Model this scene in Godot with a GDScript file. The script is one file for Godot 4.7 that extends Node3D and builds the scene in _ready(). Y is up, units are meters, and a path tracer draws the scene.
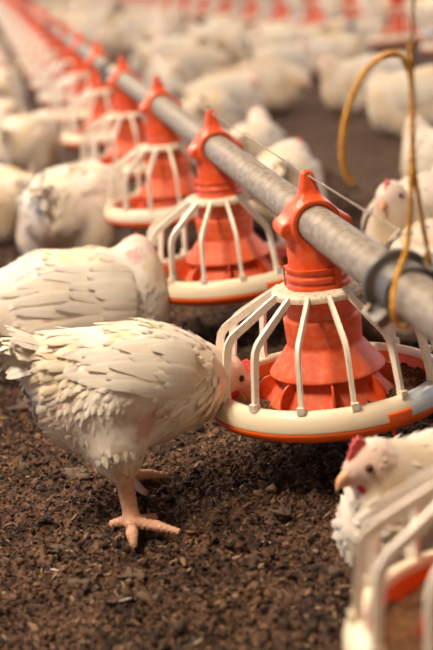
extends Node3D
# A broiler house: a line of orange and white pan feeders under a grey auger pipe, hens on brown litter.

const STEP := 0.8433          # spacing of the feeders along the line
var noise := FastNoiseLite.new()
var fine := FastNoiseLite.new()
var rng := RandomNumberGenerator.new()
var M := {}
var used := {}

func _ready() -> void:
	rng.seed = 77
	noise.seed = 5
	noise.frequency = 1.0
	noise.fractal_octaves = 3
	fine.seed = 11
	fine.frequency = 1.0
	fine.fractal_octaves = 2
	# ---------------------------------------------------------------- camera
	var cam := Camera3D.new()
	cam.name = "camera"
	var lens := CameraAttributesPhysical.new()
	lens.frustum_focal_length = 53.54
	lens.frustum_focus_distance = 2.24
	lens.frustum_near = 0.05
	lens.frustum_far = 120.0
	lens.exposure_aperture = 2.05
	cam.attributes = lens
	add_child(cam)
	cam.transform = Transform3D(Basis(Vector3(0.97834889, -0.12340082, 0.16614958), Vector3(0.16139256, 0.95745672, -0.23922597), Vector3(-0.12956035, 0.26086177, 0.9566427)), Vector3(-0.43185, 0.82061, 2.07631))
	cam.fov = rad_to_deg(2.0 * atan(325.0 / 1450.0))
	cam.current = true
	# ---------------------------------------------------------------- sky and exposure
	var env := Environment.new()
	var sm := ProceduralSkyMaterial.new()
	sm.sky_top_color = Color(0.66, 0.76, 0.95)
	sm.sky_horizon_color = Color(0.84, 0.89, 1.0)
	sm.ground_bottom_color = Color(0.34, 0.34, 0.30)
	sm.ground_horizon_color = Color(0.55, 0.56, 0.52)
	sm.sky_energy_multiplier = 1.0
	var sky := Sky.new()
	sky.sky_material = sm
	env.background_mode = Environment.BG_SKY
	env.sky = sky
	env.background_energy_multiplier = 3.6
	env.tonemap_mode = Environment.TONE_MAPPER_LINEAR
	env.tonemap_exposure = 0.93
	env.sdfgi_enabled = true
	env.ssao_enabled = true
	env.ssil_enabled = true
	var we := WorldEnvironment.new()
	we.name = "environment"
	we.environment = env
	add_child(we)
	# ---------------------------------------------------------------- place
	materials()
	house()
	for z in [0.35, -2.8, -7.0, -11.5, -16.0]:
		ceiling_lamp(Vector3(-1.3, 2.72, z), 15.0)
	for z in [-2.0, -6.5, -11.0, -15.5]:
		ceiling_lamp(Vector3(3.6, 2.72, z), 12.0)
	litter()
	feed_line()
	far_line()
	ropes()
	hens()
	crumbs()

# ==================================================================== helpers
class MB:
	var v := PackedVector3Array()
	var n := PackedVector3Array()
	var c := PackedColorArray()
	var idx := PackedInt32Array()
	func vert(p: Vector3, nn: Vector3, col := Color.WHITE) -> int:
		v.append(p)
		n.append(nn)
		c.append(col)
		return v.size() - 1
	func tri(a: int, b: int, d: int) -> void:
		idx.append(a)
		idx.append(b)
		idx.append(d)
	func grid(rows: Array, closed: bool, col := Color.WHITE) -> void:
		var m: int = rows[0].size()
		var base := v.size()
		var nn := PackedVector3Array()
		nn.resize(rows.size() * m)
		var faces := PackedInt32Array()
		for i in rows.size() - 1:
			for j in (m if closed else m - 1):
				var k := (j + 1) % m
				var q := [i * m + j, i * m + k, (i + 1) * m + k, (i + 1) * m + j]
				var a: Vector3 = rows[i][j]
				var b: Vector3 = rows[i][k]
				var d: Vector3 = rows[i + 1][k]
				var e: Vector3 = rows[i + 1][j]
				var g := (d - a).cross(e - b)
				if g.length_squared() < 1e-18:
					continue
				for w in q:
					nn[w] += g
				faces.append_array(PackedInt32Array([q[0], q[1], q[2], q[0], q[2], q[3]]))
		for i in rows.size():
			for j in m:
				v.append(rows[i][j])
				c.append(col)
				var g2 := nn[i * m + j]
				n.append(g2.normalized() if g2.length_squared() > 0.0 else Vector3.UP)
		for f in faces:
			idx.append(base + f)
	func lathe(profile: Array, seg: int, col := Color.WHITE, a0 := 0.0, a1 := TAU) -> void:
		var full := absf(a1 - a0 - TAU) < 1e-4
		var rows := []
		for p in profile:
			var row := PackedVector3Array()
			for j in (seg if full else seg + 1):
				var a := a0 + (a1 - a0) * j / seg
				row.append(Vector3(cos(a) * p.x, p.y, sin(a) * p.x))
			rows.append(row)
		grid(rows, full, col)
	func tube(path: Array, radii: Array, seg: int, col := Color.WHITE, caps := true) -> void:
		var rows := []
		var ref := Vector3(0.13, 0.97, 0.21).normalized()
		for i in path.size():
			var t: Vector3 = (path[mini(i + 1, path.size() - 1)] - path[maxi(i - 1, 0)]).normalized()
			var s := t.cross(ref)
			if s.length() < 0.1:
				s = t.cross(Vector3(1, 0, 0.1))
			s = s.normalized()
			var u := s.cross(t).normalized()
			ref = u
			var row := PackedVector3Array()
			for j in seg:
				var a := TAU * j / seg
				row.append(path[i] + (s * cos(a) + u * sin(a)) * radii[i])
			rows.append(row)
		if caps:
			var r0 := PackedVector3Array()
			var r1 := PackedVector3Array()
			for j in seg:
				r0.append(path[0])
				r1.append(path[-1])
			rows.insert(0, rows[0].duplicate())
			rows.insert(0, r0)
			rows.append(rows[-1].duplicate())
			rows.append(r1)
		grid(rows, true, col)
	func plate(a: Array, b: Array, off: Vector3, col := Color.WHITE) -> void:
		# strip between the point rows a and b, given thickness along off (both ways)
		var rows_f := [PackedVector3Array(), PackedVector3Array()]
		var rows_b := [PackedVector3Array(), PackedVector3Array()]
		for i in a.size():
			rows_f[0].append(a[i] + off)
			rows_f[1].append(b[i] + off)
			rows_b[0].append(b[i] - off)
			rows_b[1].append(a[i] - off)
		grid(rows_f, false, col)
		grid(rows_b, false, col)
		grid([rows_b[1], rows_f[0]], false, col)
		grid([rows_f[1], rows_b[0]], false, col)
		grid([PackedVector3Array([a[0] - off, b[0] - off]), PackedVector3Array([a[0] + off, b[0] + off])], false, col)
		grid([PackedVector3Array([a[-1] - off, b[-1] - off]), PackedVector3Array([a[-1] + off, b[-1] + off])], false, col)
	func box(lo: Vector3, hi: Vector3, col := Color.WHITE) -> void:
		plate([Vector3(lo.x, lo.y, (lo.z + hi.z) / 2), Vector3(hi.x, lo.y, (lo.z + hi.z) / 2)], [Vector3(lo.x, hi.y, (lo.z + hi.z) / 2), Vector3(hi.x, hi.y, (lo.z + hi.z) / 2)], Vector3(0, 0, (hi.z - lo.z) / 2), col)
	func box_like(ce: Vector3, a: Vector3, b2: Vector3, d: Vector3) -> void:
		plate([ce - a - b2, ce - a + b2], [ce + a - b2, ce + a + b2], d)
	func feather(p: Vector3, t: Vector3, nn: Vector3, ln: float, wd: float, lift: float, curl: float, col: Color, tip: Color) -> void:
		var s := t.cross(nn).normalized()
		var base := v.size()
		var prof := [0.45, 0.9, 1.0, 0.92, 0.42]
		for i in 5:
			var u := i / 4.0
			var ce := p + t * ln * u + nn * (lift * ln * u - curl * ln * u * u)
			var hw: float = wd * prof[i] * 0.5
			for j in [-1, 0, 1]:
				var q: Vector3 = ce + s * hw * j - nn * absf(j) * hw * 0.22
				if i == 4 and j != 0:
					q -= t * ln * 0.10
				v.append(q)
				n.append((nn + s * (j * 0.34) - t * (lift - 2.0 * curl * u) * 0.75).normalized())
				c.append(col.lerp(tip, u * u))
		for i in 4:
			for j in 2:
				var a := base + i * 3 + j
				idx.append_array(PackedInt32Array([a, a + 1, a + 4, a, a + 4, a + 3]))
	func mesh(mat: Material) -> ArrayMesh:
		for i in range(0, idx.size(), 3):
			var a := idx[i]
			var b := idx[i + 1]
			var d := idx[i + 2]
			if (v[b] - v[a]).cross(v[d] - v[a]).dot(n[a] + n[b] + n[d]) > 0.0:
				idx[i + 1] = d
				idx[i + 2] = b
		var arr := []
		arr.resize(Mesh.ARRAY_MAX)
		arr[Mesh.ARRAY_VERTEX] = v
		arr[Mesh.ARRAY_NORMAL] = n
		arr[Mesh.ARRAY_COLOR] = c
		arr[Mesh.ARRAY_INDEX] = idx
		var m := ArrayMesh.new()
		m.add_surface_from_arrays(Mesh.PRIMITIVE_TRIANGLES, arr)
		m.surface_set_material(0, mat)
		return m

func numbered(called: String) -> String:
	var k: int = used.get(called, 0)
	used[called] = k + 1
	return called if k == 0 else "%s_%03d" % [called, k]

func put(called: String, m: Mesh, parent: Node = null) -> MeshInstance3D:
	var o := MeshInstance3D.new()
	o.mesh = m
	o.cast_shadow = GeometryInstance3D.SHADOW_CASTING_SETTING_DOUBLE_SIDED
	if parent:
		o.name = called
		parent.add_child(o, true)
	else:
		o.name = numbered(called)
		add_child(o, true)
	return o

func thing(called: String, label: String, category: String, at := Vector3.ZERO, group := "") -> Node3D:
	var o := Node3D.new()
	o.name = numbered(called)
	add_child(o, true)
	o.position = at
	tag(o, label, category, group)
	return o

func tag(o: Node, label: String, category: String, group := "", kind := "") -> void:
	if label:
		o.set_meta("label", label)
	if category:
		o.set_meta("category", category)
	if group:
		o.set_meta("group", group)
	elif o.has_meta("group"):
		o.remove_meta("group")
	if kind:
		o.set_meta("kind", kind)

func dup(root: Node3D, called: String, at: Vector3, turn: float, label: String, group := "") -> Node3D:
	var r: Node3D = root.duplicate()
	r.name = numbered(called)
	add_child(r, true)
	r.position = at
	r.rotation.y = turn
	r.set_meta("label", label)
	if group:
		r.set_meta("group", group)
	elif r.has_meta("group"):
		r.remove_meta("group")
	return r

func ntex(freq: float, cols: Array, offs: Array, sd := 1, size := 512, oct := 4) -> NoiseTexture2D:
	var t := NoiseTexture2D.new()
	t.width = size
	t.height = size
	t.seamless = true
	var nz := FastNoiseLite.new()
	nz.seed = sd
	nz.frequency = freq
	nz.fractal_octaves = oct
	t.noise = nz
	if cols.size():
		var g := Gradient.new()
		g.colors = PackedColorArray(cols)
		g.offsets = PackedFloat32Array(offs)
		t.color_ramp = g
	return t

func mat(col: Color, rough: float, metal := 0.0, tex: Texture2D = null, scale := 1.0) -> StandardMaterial3D:
	var m := StandardMaterial3D.new()
	m.albedo_color = col
	m.roughness = rough
	m.metallic = metal
	m.cull_mode = BaseMaterial3D.CULL_DISABLED
	if tex:
		m.albedo_texture = tex
		m.uv1_triplanar = true
		m.uv1_scale = Vector3.ONE * scale
	return m

func materials() -> void:
	# moulded orange plastic with a film of pale feed dust in specks and smears
	var dust := ntex(0.02, [Color(0.85, 0.28, 0.10), Color(0.87, 0.315, 0.12), Color(0.88, 0.35, 0.155), Color(0.86, 0.44, 0.28)], [0.0, 0.42, 0.66, 0.9], 3, 512, 5)
	M.orange = mat(Color.WHITE, 0.42, 0.0, dust, 6.0)
	var dust2 := ntex(0.02, [Color(0.86, 0.29, 0.11), Color(0.87, 0.335, 0.15), Color(0.87, 0.40, 0.235), Color(0.85, 0.52, 0.39)], [0.1, 0.42, 0.62, 0.9], 9, 512, 5)
	M.orange_dusty = mat(Color.WHITE, 0.6, 0.0, dust2, 6.0)
	M.pan_orange = mat(Color(0.92, 0.38, 0.09), 0.4)
	var ivory := ntex(0.03, [Color(0.86, 0.79, 0.68), Color(0.93, 0.89, 0.82), Color(0.94, 0.91, 0.85)], [0.16, 0.30, 0.8], 21, 512, 5)
	M.white = mat(Color.WHITE, 0.34, 0.0, ivory, 5.0)
	M.rim = mat(Color(0.93, 0.87, 0.76), 0.42)
	var tan_dust := ntex(0.05, [Color(0.45, 0.33, 0.25), Color(0.82, 0.73, 0.62), Color(0.89, 0.83, 0.74)], [0.14, 0.27, 0.7], 23, 512, 3)
	M.dusty_white = mat(Color.WHITE, 0.5, 0.0, tan_dust, 6.0)
	M.cool_white = mat(Color(0.88, 0.91, 0.93), 0.32)
	var zinc := ntex(0.02, [Color(0.46, 0.41, 0.36), Color(0.54, 0.49, 0.44), Color(0.60, 0.555, 0.50)], [0.2, 0.5, 0.8], 31, 512, 5)
	M.pipe = mat(Color.WHITE, 0.58, 0.15, zinc, 6.0)
	M.pipe.uv1_scale = Vector3(7.0, 7.0, 3.0)
	M.clamp = mat(Color(0.40, 0.38, 0.36), 0.5, 0.6)
	M.wire = mat(Color(0.62, 0.56, 0.48), 0.45, 0.6)
	M.rope = mat(Color.WHITE, 0.8, 0.0, ntex(0.03, [Color(0.70, 0.44, 0.12), Color(0.90, 0.64, 0.18), Color(0.95, 0.77, 0.34)], [0.2, 0.5, 0.8], 41, 256), 14.0)
	M.cord = mat(Color(0.66, 0.52, 0.36), 0.85)
	var feed := ntex(0.06, [Color(0.13, 0.07, 0.03), Color(0.36, 0.22, 0.10), Color(0.58, 0.40, 0.20)], [0.25, 0.5, 0.8], 51, 512, 3)
	M.feed = mat(Color.WHITE, 0.95, 0.0, feed, 5.0)
	var soil := ntex(0.02, [Color(0.135, 0.08, 0.05), Color(0.27, 0.175, 0.12), Color(0.38, 0.265, 0.195), Color(0.47, 0.36, 0.275)], [0.2, 0.45, 0.62, 0.85], 61, 1024, 6)
	M.soil = mat(Color.WHITE, 0.95, 0.0, soil, 1.6)
	M.soil.uv1_world_triplanar = true
	M.soil.heightmap_enabled = true
	M.soil.heightmap_texture = ntex(0.05, [], [], 63, 1024, 5)
	M.soil.heightmap_scale = 1.2
	M.crumb = mat(Color.WHITE, 0.95)
	M.crumb.vertex_color_use_as_albedo = true
	M.feathers = mat(Color.WHITE, 0.85)
	M.feathers.vertex_color_use_as_albedo = true
	M.feathers.backlight_enabled = true
	M.feathers.backlight = Color(0.22, 0.20, 0.18)
	M.skin = mat(Color.WHITE, 0.75)
	M.skin.vertex_color_use_as_albedo = true
	M.comb = mat(Color.WHITE, 0.55, 0.0, ntex(0.05, [Color(0.82, 0.27, 0.26), Color(0.93, 0.47, 0.44)], [0.3, 0.7], 71, 128), 30.0)
	M.wattle = mat(Color(0.78, 0.10, 0.13), 0.5)
	M.beak = mat(Color(0.86, 0.66, 0.48), 0.45)
	M.eye = mat(Color(0.05, 0.035, 0.03), 0.08)
	M.iris = mat(Color(0.45, 0.27, 0.16), 0.3)
	M.wall = mat(Color(0.74, 0.71, 0.66), 0.9)
	M.ceil = mat(Color(0.80, 0.77, 0.72), 0.9)
	M.lamp_body = mat(Color(0.9, 0.9, 0.88), 0.5)
	M.lamp_glow = mat(Color(1, 1, 1), 0.5)
	M.lamp_glow.emission_enabled = true
	M.lamp_glow.emission = Color(1.0, 0.92, 0.82)
	M.lamp_glow.emission_energy_multiplier = 3.0

# ==================================================================== surface nets
func nets(f: Callable, lo: Vector3, hi: Vector3, cell: float) -> Dictionary:
	var nx := int(ceil((hi.x - lo.x) / cell)) + 1
	var ny := int(ceil((hi.y - lo.y) / cell)) + 1
	var nz := int(ceil((hi.z - lo.z) / cell)) + 1
	var val := PackedFloat32Array()
	val.resize(nx * ny * nz)
	var id := PackedInt32Array()
	id.resize(nx * ny * nz)
	id.fill(-1)
	var B := 5
	var live := []
	for bi in range(0, nx, B):
		for bj in range(0, ny, B):
			for bk in range(0, nz, B):
				var ce := lo + Vector3(bi + 2, bj + 2, bk + 2) * cell
				var d: float = f.call(ce)
				var ok := absf(d) < cell * 7.5
				if ok:
					live.append(Vector3i(bi, bj, bk))
				for i in range(bi, mini(bi + B, nx)):
					for j in range(bj, mini(bj + B, ny)):
						var at := (i * ny + j) * nz
						for k in range(bk, mini(bk + B, nz)):
							val[at + k] = f.call(lo + Vector3(i, j, k) * cell) if ok else d
	var v := PackedVector3Array()
	var sx := ny * nz
	var off := [0, 1, nz, nz + 1, sx, sx + 1, sx + nz, sx + nz + 1]
	var ed := [[0, 1], [0, 2], [0, 4], [1, 3], [1, 5], [2, 3], [2, 6], [4, 5], [4, 6], [3, 7], [5, 7], [6, 7]]
	var pos := [Vector3(0, 0, 0), Vector3(0, 0, 1), Vector3(0, 1, 0), Vector3(0, 1, 1), Vector3(1, 0, 0), Vector3(1, 0, 1), Vector3(1, 1, 0), Vector3(1, 1, 1)]
	var cells := []
	for b in live:
		for i in range(b.x, mini(b.x + B, nx - 1)):
			for j in range(b.y, mini(b.y + B, ny - 1)):
				for k in range(b.z, mini(b.z + B, nz - 1)):
					var at: int = (i * ny + j) * nz + k
					var s := val[at] < 0.0
					var mixed := false
					for q in 7:
						if (val[at + off[q + 1]] < 0.0) != s:
							mixed = true
							break
					if not mixed:
						continue
					var sum := Vector3.ZERO
					var cnt := 0
					for e in ed:
						var d0 := val[at + off[e[0]]]
						var d1 := val[at + off[e[1]]]
						if (d0 < 0.0) != (d1 < 0.0):
							sum += pos[e[0]].lerp(pos[e[1]], d0 / (d0 - d1))
							cnt += 1
					id[at] = v.size()
					v.append(lo + (Vector3(i, j, k) + sum / cnt) * cell)
					cells.append(Vector3i(i, j, k))
	var n := PackedVector3Array()
	n.resize(v.size())
	var idx := PackedInt32Array()
	var ax := [[sx, nz, 1, Vector3(1, 0, 0)], [nz, 1, sx, Vector3(0, 1, 0)], [1, sx, nz, Vector3(0, 0, 1)]]
	for ce in cells:
		var at: int = (ce.x * ny + ce.y) * nz + ce.z
		var s := val[at] < 0.0
		for a in ax:
			if (val[at + a[0]] < 0.0) == s:
				continue
			var q := [id[at], id[at - a[1]] if at >= a[1] else -1, id[at - a[1] - a[2]] if at >= a[1] + a[2] else -1, id[at - a[2]] if at >= a[2] else -1]
			if q.min() < 0:
				continue
			var g := (v[q[2]] - v[q[0]]).cross(v[q[3]] - v[q[1]])
			if g.dot(a[3]) * (1.0 if s else -1.0) < 0.0:
				q.reverse()
				g = -g
			for w in q:
				n[w] += g
			idx.append_array(PackedInt32Array([q[0], q[1], q[2], q[0], q[2], q[3]]))
	for i in n.size():
		n[i] = n[i].normalized()
	return {"v": v, "n": n, "idx": idx}

func smin(a: float, b: float, k: float) -> float:
	var h := maxf(k - absf(a - b), 0.0) / k
	return minf(a, b) - h * h * k * 0.25

# ==================================================================== the house
func house() -> void:
	var W0 := -4.5
	var W1 := 5.5
	var Z0 := -30.0
	var Z1 := 3.6
	for side in 2:
		var x: float = [W0, W1][side]
		var out: float = [-0.12, 0.12][side]
		var w := Node3D.new()
		w.name = ["wall_left", "wall_right"][side]
		add_child(w)
		w.set_meta("kind", "structure")
		var b := MB.new()
		b.box(Vector3(minf(x, x + out), -0.1, Z0), Vector3(maxf(x, x + out), 0.75, Z1))
		put("lower_wall", b.mesh(M.wall), w)
		b = MB.new()
		b.box(Vector3(minf(x, x + out), 0.75, 0.0), Vector3(maxf(x, x + out), 2.35, Z1))
		put("end_panel", b.mesh(M.wall), w)
		b = MB.new()
		b.box(Vector3(minf(x, x + out), 2.35, Z0), Vector3(maxf(x, x + out), 2.9, Z1))
		put("upper_wall", b.mesh(M.wall), w)
		for k in 11:
			b = MB.new()
			var z := Z0 + k * 3.0
			b.box(Vector3(minf(x, x + out), 0.75, z - 0.06), Vector3(maxf(x, x + out), 2.35, z + 0.06))
			put("post", b.mesh(M.wall), w)
	for q in [["wall_back", Z0 - 0.12, Z0], ["wall_front", Z1, Z1 + 0.12]]:
		var b2 := MB.new()
		b2.box(Vector3(W0, -0.1, q[1]), Vector3(W1, 2.9, q[2]))
		put(q[0], b2.mesh(M.wall)).set_meta("kind", "structure")
	var c := MB.new()
	c.box(Vector3(W0 - 0.12, 2.8, Z0 - 0.12), Vector3(W1 + 0.12, 2.95, Z1 + 0.12))
	put("ceiling", c.mesh(M.ceil)).set_meta("kind", "structure")

func ceiling_lamp(at: Vector3, energy: float) -> void:
	var t := thing("ceiling_lamp", "white tube lamp mounted on the ceiling above the litter", "lamp", at, "tube lamps on the ceiling")
	var b := MB.new()
	b.box(Vector3(-0.09, 0.03, -0.65), Vector3(0.09, 0.08, 0.65))
	put("housing", b.mesh(M.lamp_body), t)
	b = MB.new()
	b.tube([Vector3(0, 0.012, -0.6), Vector3(0, 0.012, 0.6)], [0.016, 0.016], 10)
	put("tube_light", b.mesh(M.lamp_glow), t)
	var l := AreaLight3D.new()
	l.name = "light"
	l.area_size = Vector2(0.16, 1.2)
	l.light_energy = energy
	l.light_color = Color(1.0, 0.92, 0.82)
	l.shadow_enabled = true
	l.area_range = 30.0
	l.area_attenuation = 2.0
	add_child(l)
	l.position = at + Vector3(0, -0.02, 0)
	l.rotation.x = -PI / 2

# ==================================================================== litter
func gh(x: float, z: float) -> float:
	var near := clampf((z + 6.0) / 3.0, 0.0, 1.0)
	var h := noise.get_noise_2d(x * 2.2, z * 2.2) * 0.016 + noise.get_noise_2d(x * 9.0 + 40.0, z * 9.0) * 0.010 + near * fine.get_noise_2d(x * 42.0, z * 42.0) * 0.013
	var d := Vector2(x - 0.05, z - 0.02).length()
	h += 0.022 * exp(-d * d / 0.03)
	return h - 0.004

func axis(lo: float, core0: float, core1: float, hi: float, step: float) -> PackedFloat32Array:
	var a := PackedFloat32Array()
	var x := core0
	var s := step
	var left := []
	while x > lo:
		s *= 1.12
		x -= s
		left.push_front(maxf(x, lo))
	for q in left:
		a.append(q)
	x = core0
	while x < core1:
		a.append(x)
		x += step
	s = step
	while x < hi:
		a.append(x)
		s *= 1.12
		x += s
	a.append(hi)
	return a

func litter() -> void:
	var xs := axis(-4.5, -0.85, 0.5, 5.5, 0.008)
	var zs := axis(-30.0, -1.2, 0.8, 3.6, 0.009)
	var rows := []
	for z in zs:
		var row := PackedVector3Array()
		for x in xs:
			row.append(Vector3(x, gh(x, z), z))
		rows.append(row)
	var b := MB.new()
	b.grid(rows, false)
	var o := Node3D.new()
	o.name = "floor"
	add_child(o)
	o.set_meta("kind", "structure")
	o.set_meta("label", "dark brown litter floor of soil and wood shavings")
	put("litter_surface", b.mesh(M.soil), o)
	b = MB.new()
	b.box(Vector3(-4.62, -0.25, -30.12), Vector3(5.62, -0.06, 3.72))
	put("slab", b.mesh(M.wall), o)

func lump(sd: int, flat: float, rough: float, la := 6, lo := 9) -> ArrayMesh:
	var rows := []
	for i in la + 1:
		var row := PackedVector3Array()
		var th := PI * i / la
		for j in lo:
			var ph := TAU * j / lo
			var d := Vector3(sin(th) * cos(ph), cos(th), sin(th) * sin(ph))
			var r := 1.0 + rough * noise.get_noise_3dv(d * 1.1 + Vector3(sd * 7.3, 0, 0)) * 1.6 + rough * fine.get_noise_3dv(d * 2.8 + Vector3(sd * 3.1, 5, 0))
			row.append(d * r * Vector3(1, flat, 1))
		rows.append(row)
	var b := MB.new()
	b.grid(rows, true)
	return b.mesh(M.crumb)

func multi(called: String, label: String, m: Mesh, xf: Array, cols: Array) -> void:
	var mm := MultiMesh.new()
	mm.transform_format = MultiMesh.TRANSFORM_3D
	mm.use_colors = true
	mm.mesh = m
	mm.instance_count = xf.size()
	for i in xf.size():
		mm.set_instance_transform(i, xf[i])
		mm.set_instance_color(i, cols[i])
	var o := MultiMeshInstance3D.new()
	o.multimesh = mm
	o.name = called
	add_child(o, true)
	tag(o, label, "litter", "", "stuff")

func crumbs() -> void:
	rng.seed = 4242
	var soil_cols := [Color(0.018, 0.0088, 0.0045), Color(0.031, 0.0150, 0.0078), Color(0.048, 0.0230, 0.0115), Color(0.072, 0.0350, 0.0172), Color(0.102, 0.0510, 0.0252), Color(0.140, 0.0740, 0.0370), Color(0.190, 0.1090, 0.0570)]
	var chip_cols := [Color(0.185, 0.100, 0.048), Color(0.24, 0.142, 0.072), Color(0.14, 0.072, 0.034), Color(0.30, 0.205, 0.125), Color(0.100, 0.050, 0.025)]
	for kind in 3:
		var xf := []
		var cols := []
		var cnt: int = [150000, 13000, 22000][kind]
		for i in cnt:
			var z := 0.72 - 3.4 * pow(rng.randf(), 1.6)
			var x := rng.randf_range(-0.72, 0.50) + (0.72 - z) * 0.05
			if rng.randf() < 0.27:
				x += rng.randfn(0.0, 0.55)
				z += absf(rng.randfn(0.0, 0.25))
			var s := 0.0010 + 0.0022 * pow(rng.randf(), 2.2)
			if kind == 1:
				s = 0.0020 + 0.0050 * pow(rng.randf(), 3.5)
			var ba := Basis.from_euler(Vector3(rng.randf_range(-0.9, 0.9), rng.randf() * TAU, rng.randf_range(-0.9, 0.9)))
			var pt := noise.get_noise_2d(x * 7.0, z * 7.0 + 9.0)
			var col: Color = soil_cols[clampi(int((0.5 + pt * 1.1) * 6.0 + rng.randf_range(-2.2, 2.2)), 0, 6)]
			if kind == 2:
				s = 0.0020 + 0.0034 * pow(rng.randf(), 2.0)
				ba = ba * Basis.from_scale(Vector3(s * rng.randf_range(0.9, 2.0), s * 0.2, s * rng.randf_range(0.3, 0.6)))
				col = chip_cols[rng.randi() % chip_cols.size()]
			else:
				ba = ba * Basis.from_scale(Vector3(s * rng.randf_range(0.8, 1.6), s * rng.randf_range(0.5, 1.0), s))
			xf.append(Transform3D(ba, Vector3(x, gh(x, z) + s * 0.3, z)))
			cols.append(col)
		multi(["litter_crumbs", "litter_grains", "wood_shavings"][kind], ["fine dark crumbs of litter covering the floor", "coarser brown grains of litter covering the floor", "pale wood shavings mixed into the brown litter"][kind], lump(3 + kind, 0.8, 0.95, 4, 6), xf, cols)
	# clods large enough to pick out one by one
	var lumps := [lump(21, 0.6, 0.8, 8, 12), lump(22, 0.5, 0.9, 8, 12), lump(23, 0.7, 0.8, 8, 12), lump(24, 0.55, 0.9, 8, 12)]
	var mats := []
	for q in [Color(0.095, 0.058, 0.036), Color(0.13, 0.085, 0.056), Color(0.065, 0.037, 0.022)]:
		var m := mat(q.linear_to_srgb(), 0.95)
		mats.append(m)
	for k in 46:
		var z := rng.randf_range(-0.75, 0.72)
		var x := rng.randf_range(-0.72, 0.05) + (0.72 - z) * 0.05
		var s := rng.randf_range(0.007, 0.012) * (1.5 if k % 7 == 0 else 1.0)
		var o := put("litter_clod", lumps[k % 4])
		o.set_surface_override_material(0, mats[(k / 4) % 3])
		o.basis = Basis.from_euler(Vector3(rng.randf_range(-0.3, 0.3), rng.randf() * TAU, 0)) * Basis.from_scale(Vector3(s * 1.4, s, s))
		o.position = Vector3(x, gh(x, z) + s * 0.25, z)
		tag(o, "small brown clod of caked litter lying loose on the floor", "clod", "clods on the litter")
	var fm := MB.new()
	fm.feather(Vector3.ZERO, Vector3.RIGHT, Vector3.UP, 1.0, 0.3, 0.12, 0.2, Color(0.40, 0.36, 0.31), Color(0.50, 0.47, 0.43))
	var fmesh := fm.mesh(M.feathers)
	for q in [[-0.37, 0.33, 0.4], [-0.44, 0.20, 2.2], [-0.13, 0.36, 5.1], [-0.16, 0.22, 1.0], [-0.5, 0.55, 3.0], [-0.30, 0.50, 0.9]]:
		var o2 := put("fallen_feather", fmesh)
		o2.basis = Basis(Vector3.UP, q[2]) * Basis.from_scale(Vector3(0.020, 0.02, 0.014))
		o2.position = Vector3(q[0], gh(q[0], q[1]) + 0.003, q[1])
		tag(o2, "small white down feather lying on the brown litter", "feather", "feathers fallen on the litter")

# ==================================================================== feeders
func arc(cx: float, cy: float, r: float, a0: float, a1: float, k: int) -> Array:
	var out := []
	for i in k + 1:
		var a := deg_to_rad(lerpf(a0, a1, float(i) / k))
		out.append(Vector2(cx + cos(a) * r, cy + sin(a) * r))
	return out

func sd_cyl(p: Vector3, r: float, h: float) -> float:   # along y
	var d := Vector2(Vector2(p.x, p.z).length() - r, absf(p.y) - h)
	return minf(maxf(d.x, d.y), 0.0) + Vector2(maxf(d.x, 0), maxf(d.y, 0)).length()

func sd_box(p: Vector3, h: Vector3, r: float) -> float:
	var q := p.abs() - h + Vector3.ONE * r
	return Vector3(maxf(q.x, 0), maxf(q.y, 0), maxf(q.z, 0)).length() + minf(maxf(q.x, maxf(q.y, q.z)), 0.0) - r

const PIPE_Y := 0.3888
const PIPE_R := 0.0280

func hood_field(p: Vector3) -> float:
	var q := p - Vector3(0, PIPE_Y, 0)
	# saddle round the pipe (axis z)
	var saddle := sd_cyl(Vector3(q.x, q.z, q.y), 0.0375, 0.034)
	# fin, tapering to a rounded top
	var t := clampf((q.y - 0.02) / 0.05, 0.0, 1.0)
	var fin := sd_box(q - Vector3(0, 0.044, 0), Vector3(lerpf(0.022, 0.0105, t), 0.033, lerpf(0.017, 0.008, t)), 0.008) * 0.8
	# ears that slope down to both sides
	var ax := absf(q.x)
	var ear := sd_box(Vector3(ax - 0.034, q.y - 0.011 + (ax - 0.034) * 0.85, q.z), Vector3(0.019, 0.0075, 0.029), 0.004) * 0.8
	var lobe := sd_cyl(Vector3(ax - 0.0425, q.z, q.y + 0.004), 0.0110, 0.030) - 0.001
	# neck going down to the collar
	var neck := sd_cyl(p - Vector3(0, 0.338, 0), 0.041, 0.050) - 0.001
	var d := smin(saddle, fin, 0.012)
	d = smin(d, ear, 0.006)
	d = smin(d, lobe, 0.003)
	d = smin(d, neck, 0.006)
	d = minf(d, absf(Vector2(q.x, q.y).length() - 0.0335) - 0.004 if absf(q.z) < 0.0375 else 1.0)
	# through-holes: the pipe and the wire
	d = maxf(d, -(Vector2(q.x, q.y).length() - PIPE_R - 0.0005))
	d = maxf(d, -(Vector2(q.x, p.y - 0.4585).length() - 0.0028))
	return d

const HEIGHTS := [[0.090, 0.0745], [0.139, 0.1203], [0.173, 0.148], [0.1895, 0.163], [0.2295, 0.2025], [0.281, 0.2475], [0.325, 0.2915], [0.353, 0.3235], [0.40, 0.37]]

func low(b: MB) -> MB:
	# brings the drawn heights of a feeder to those measured on the line
	for i in b.v.size():
		var y := b.v[i].y
		for k in HEIGHTS.size() - 1:
			if y <= HEIGHTS[k + 1][0]:
				b.v[i].y = remap(y, HEIGHTS[k][0], HEIGHTS[k + 1][0], HEIGHTS[k][1], HEIGHTS[k + 1][1])
				break
	return b

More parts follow.
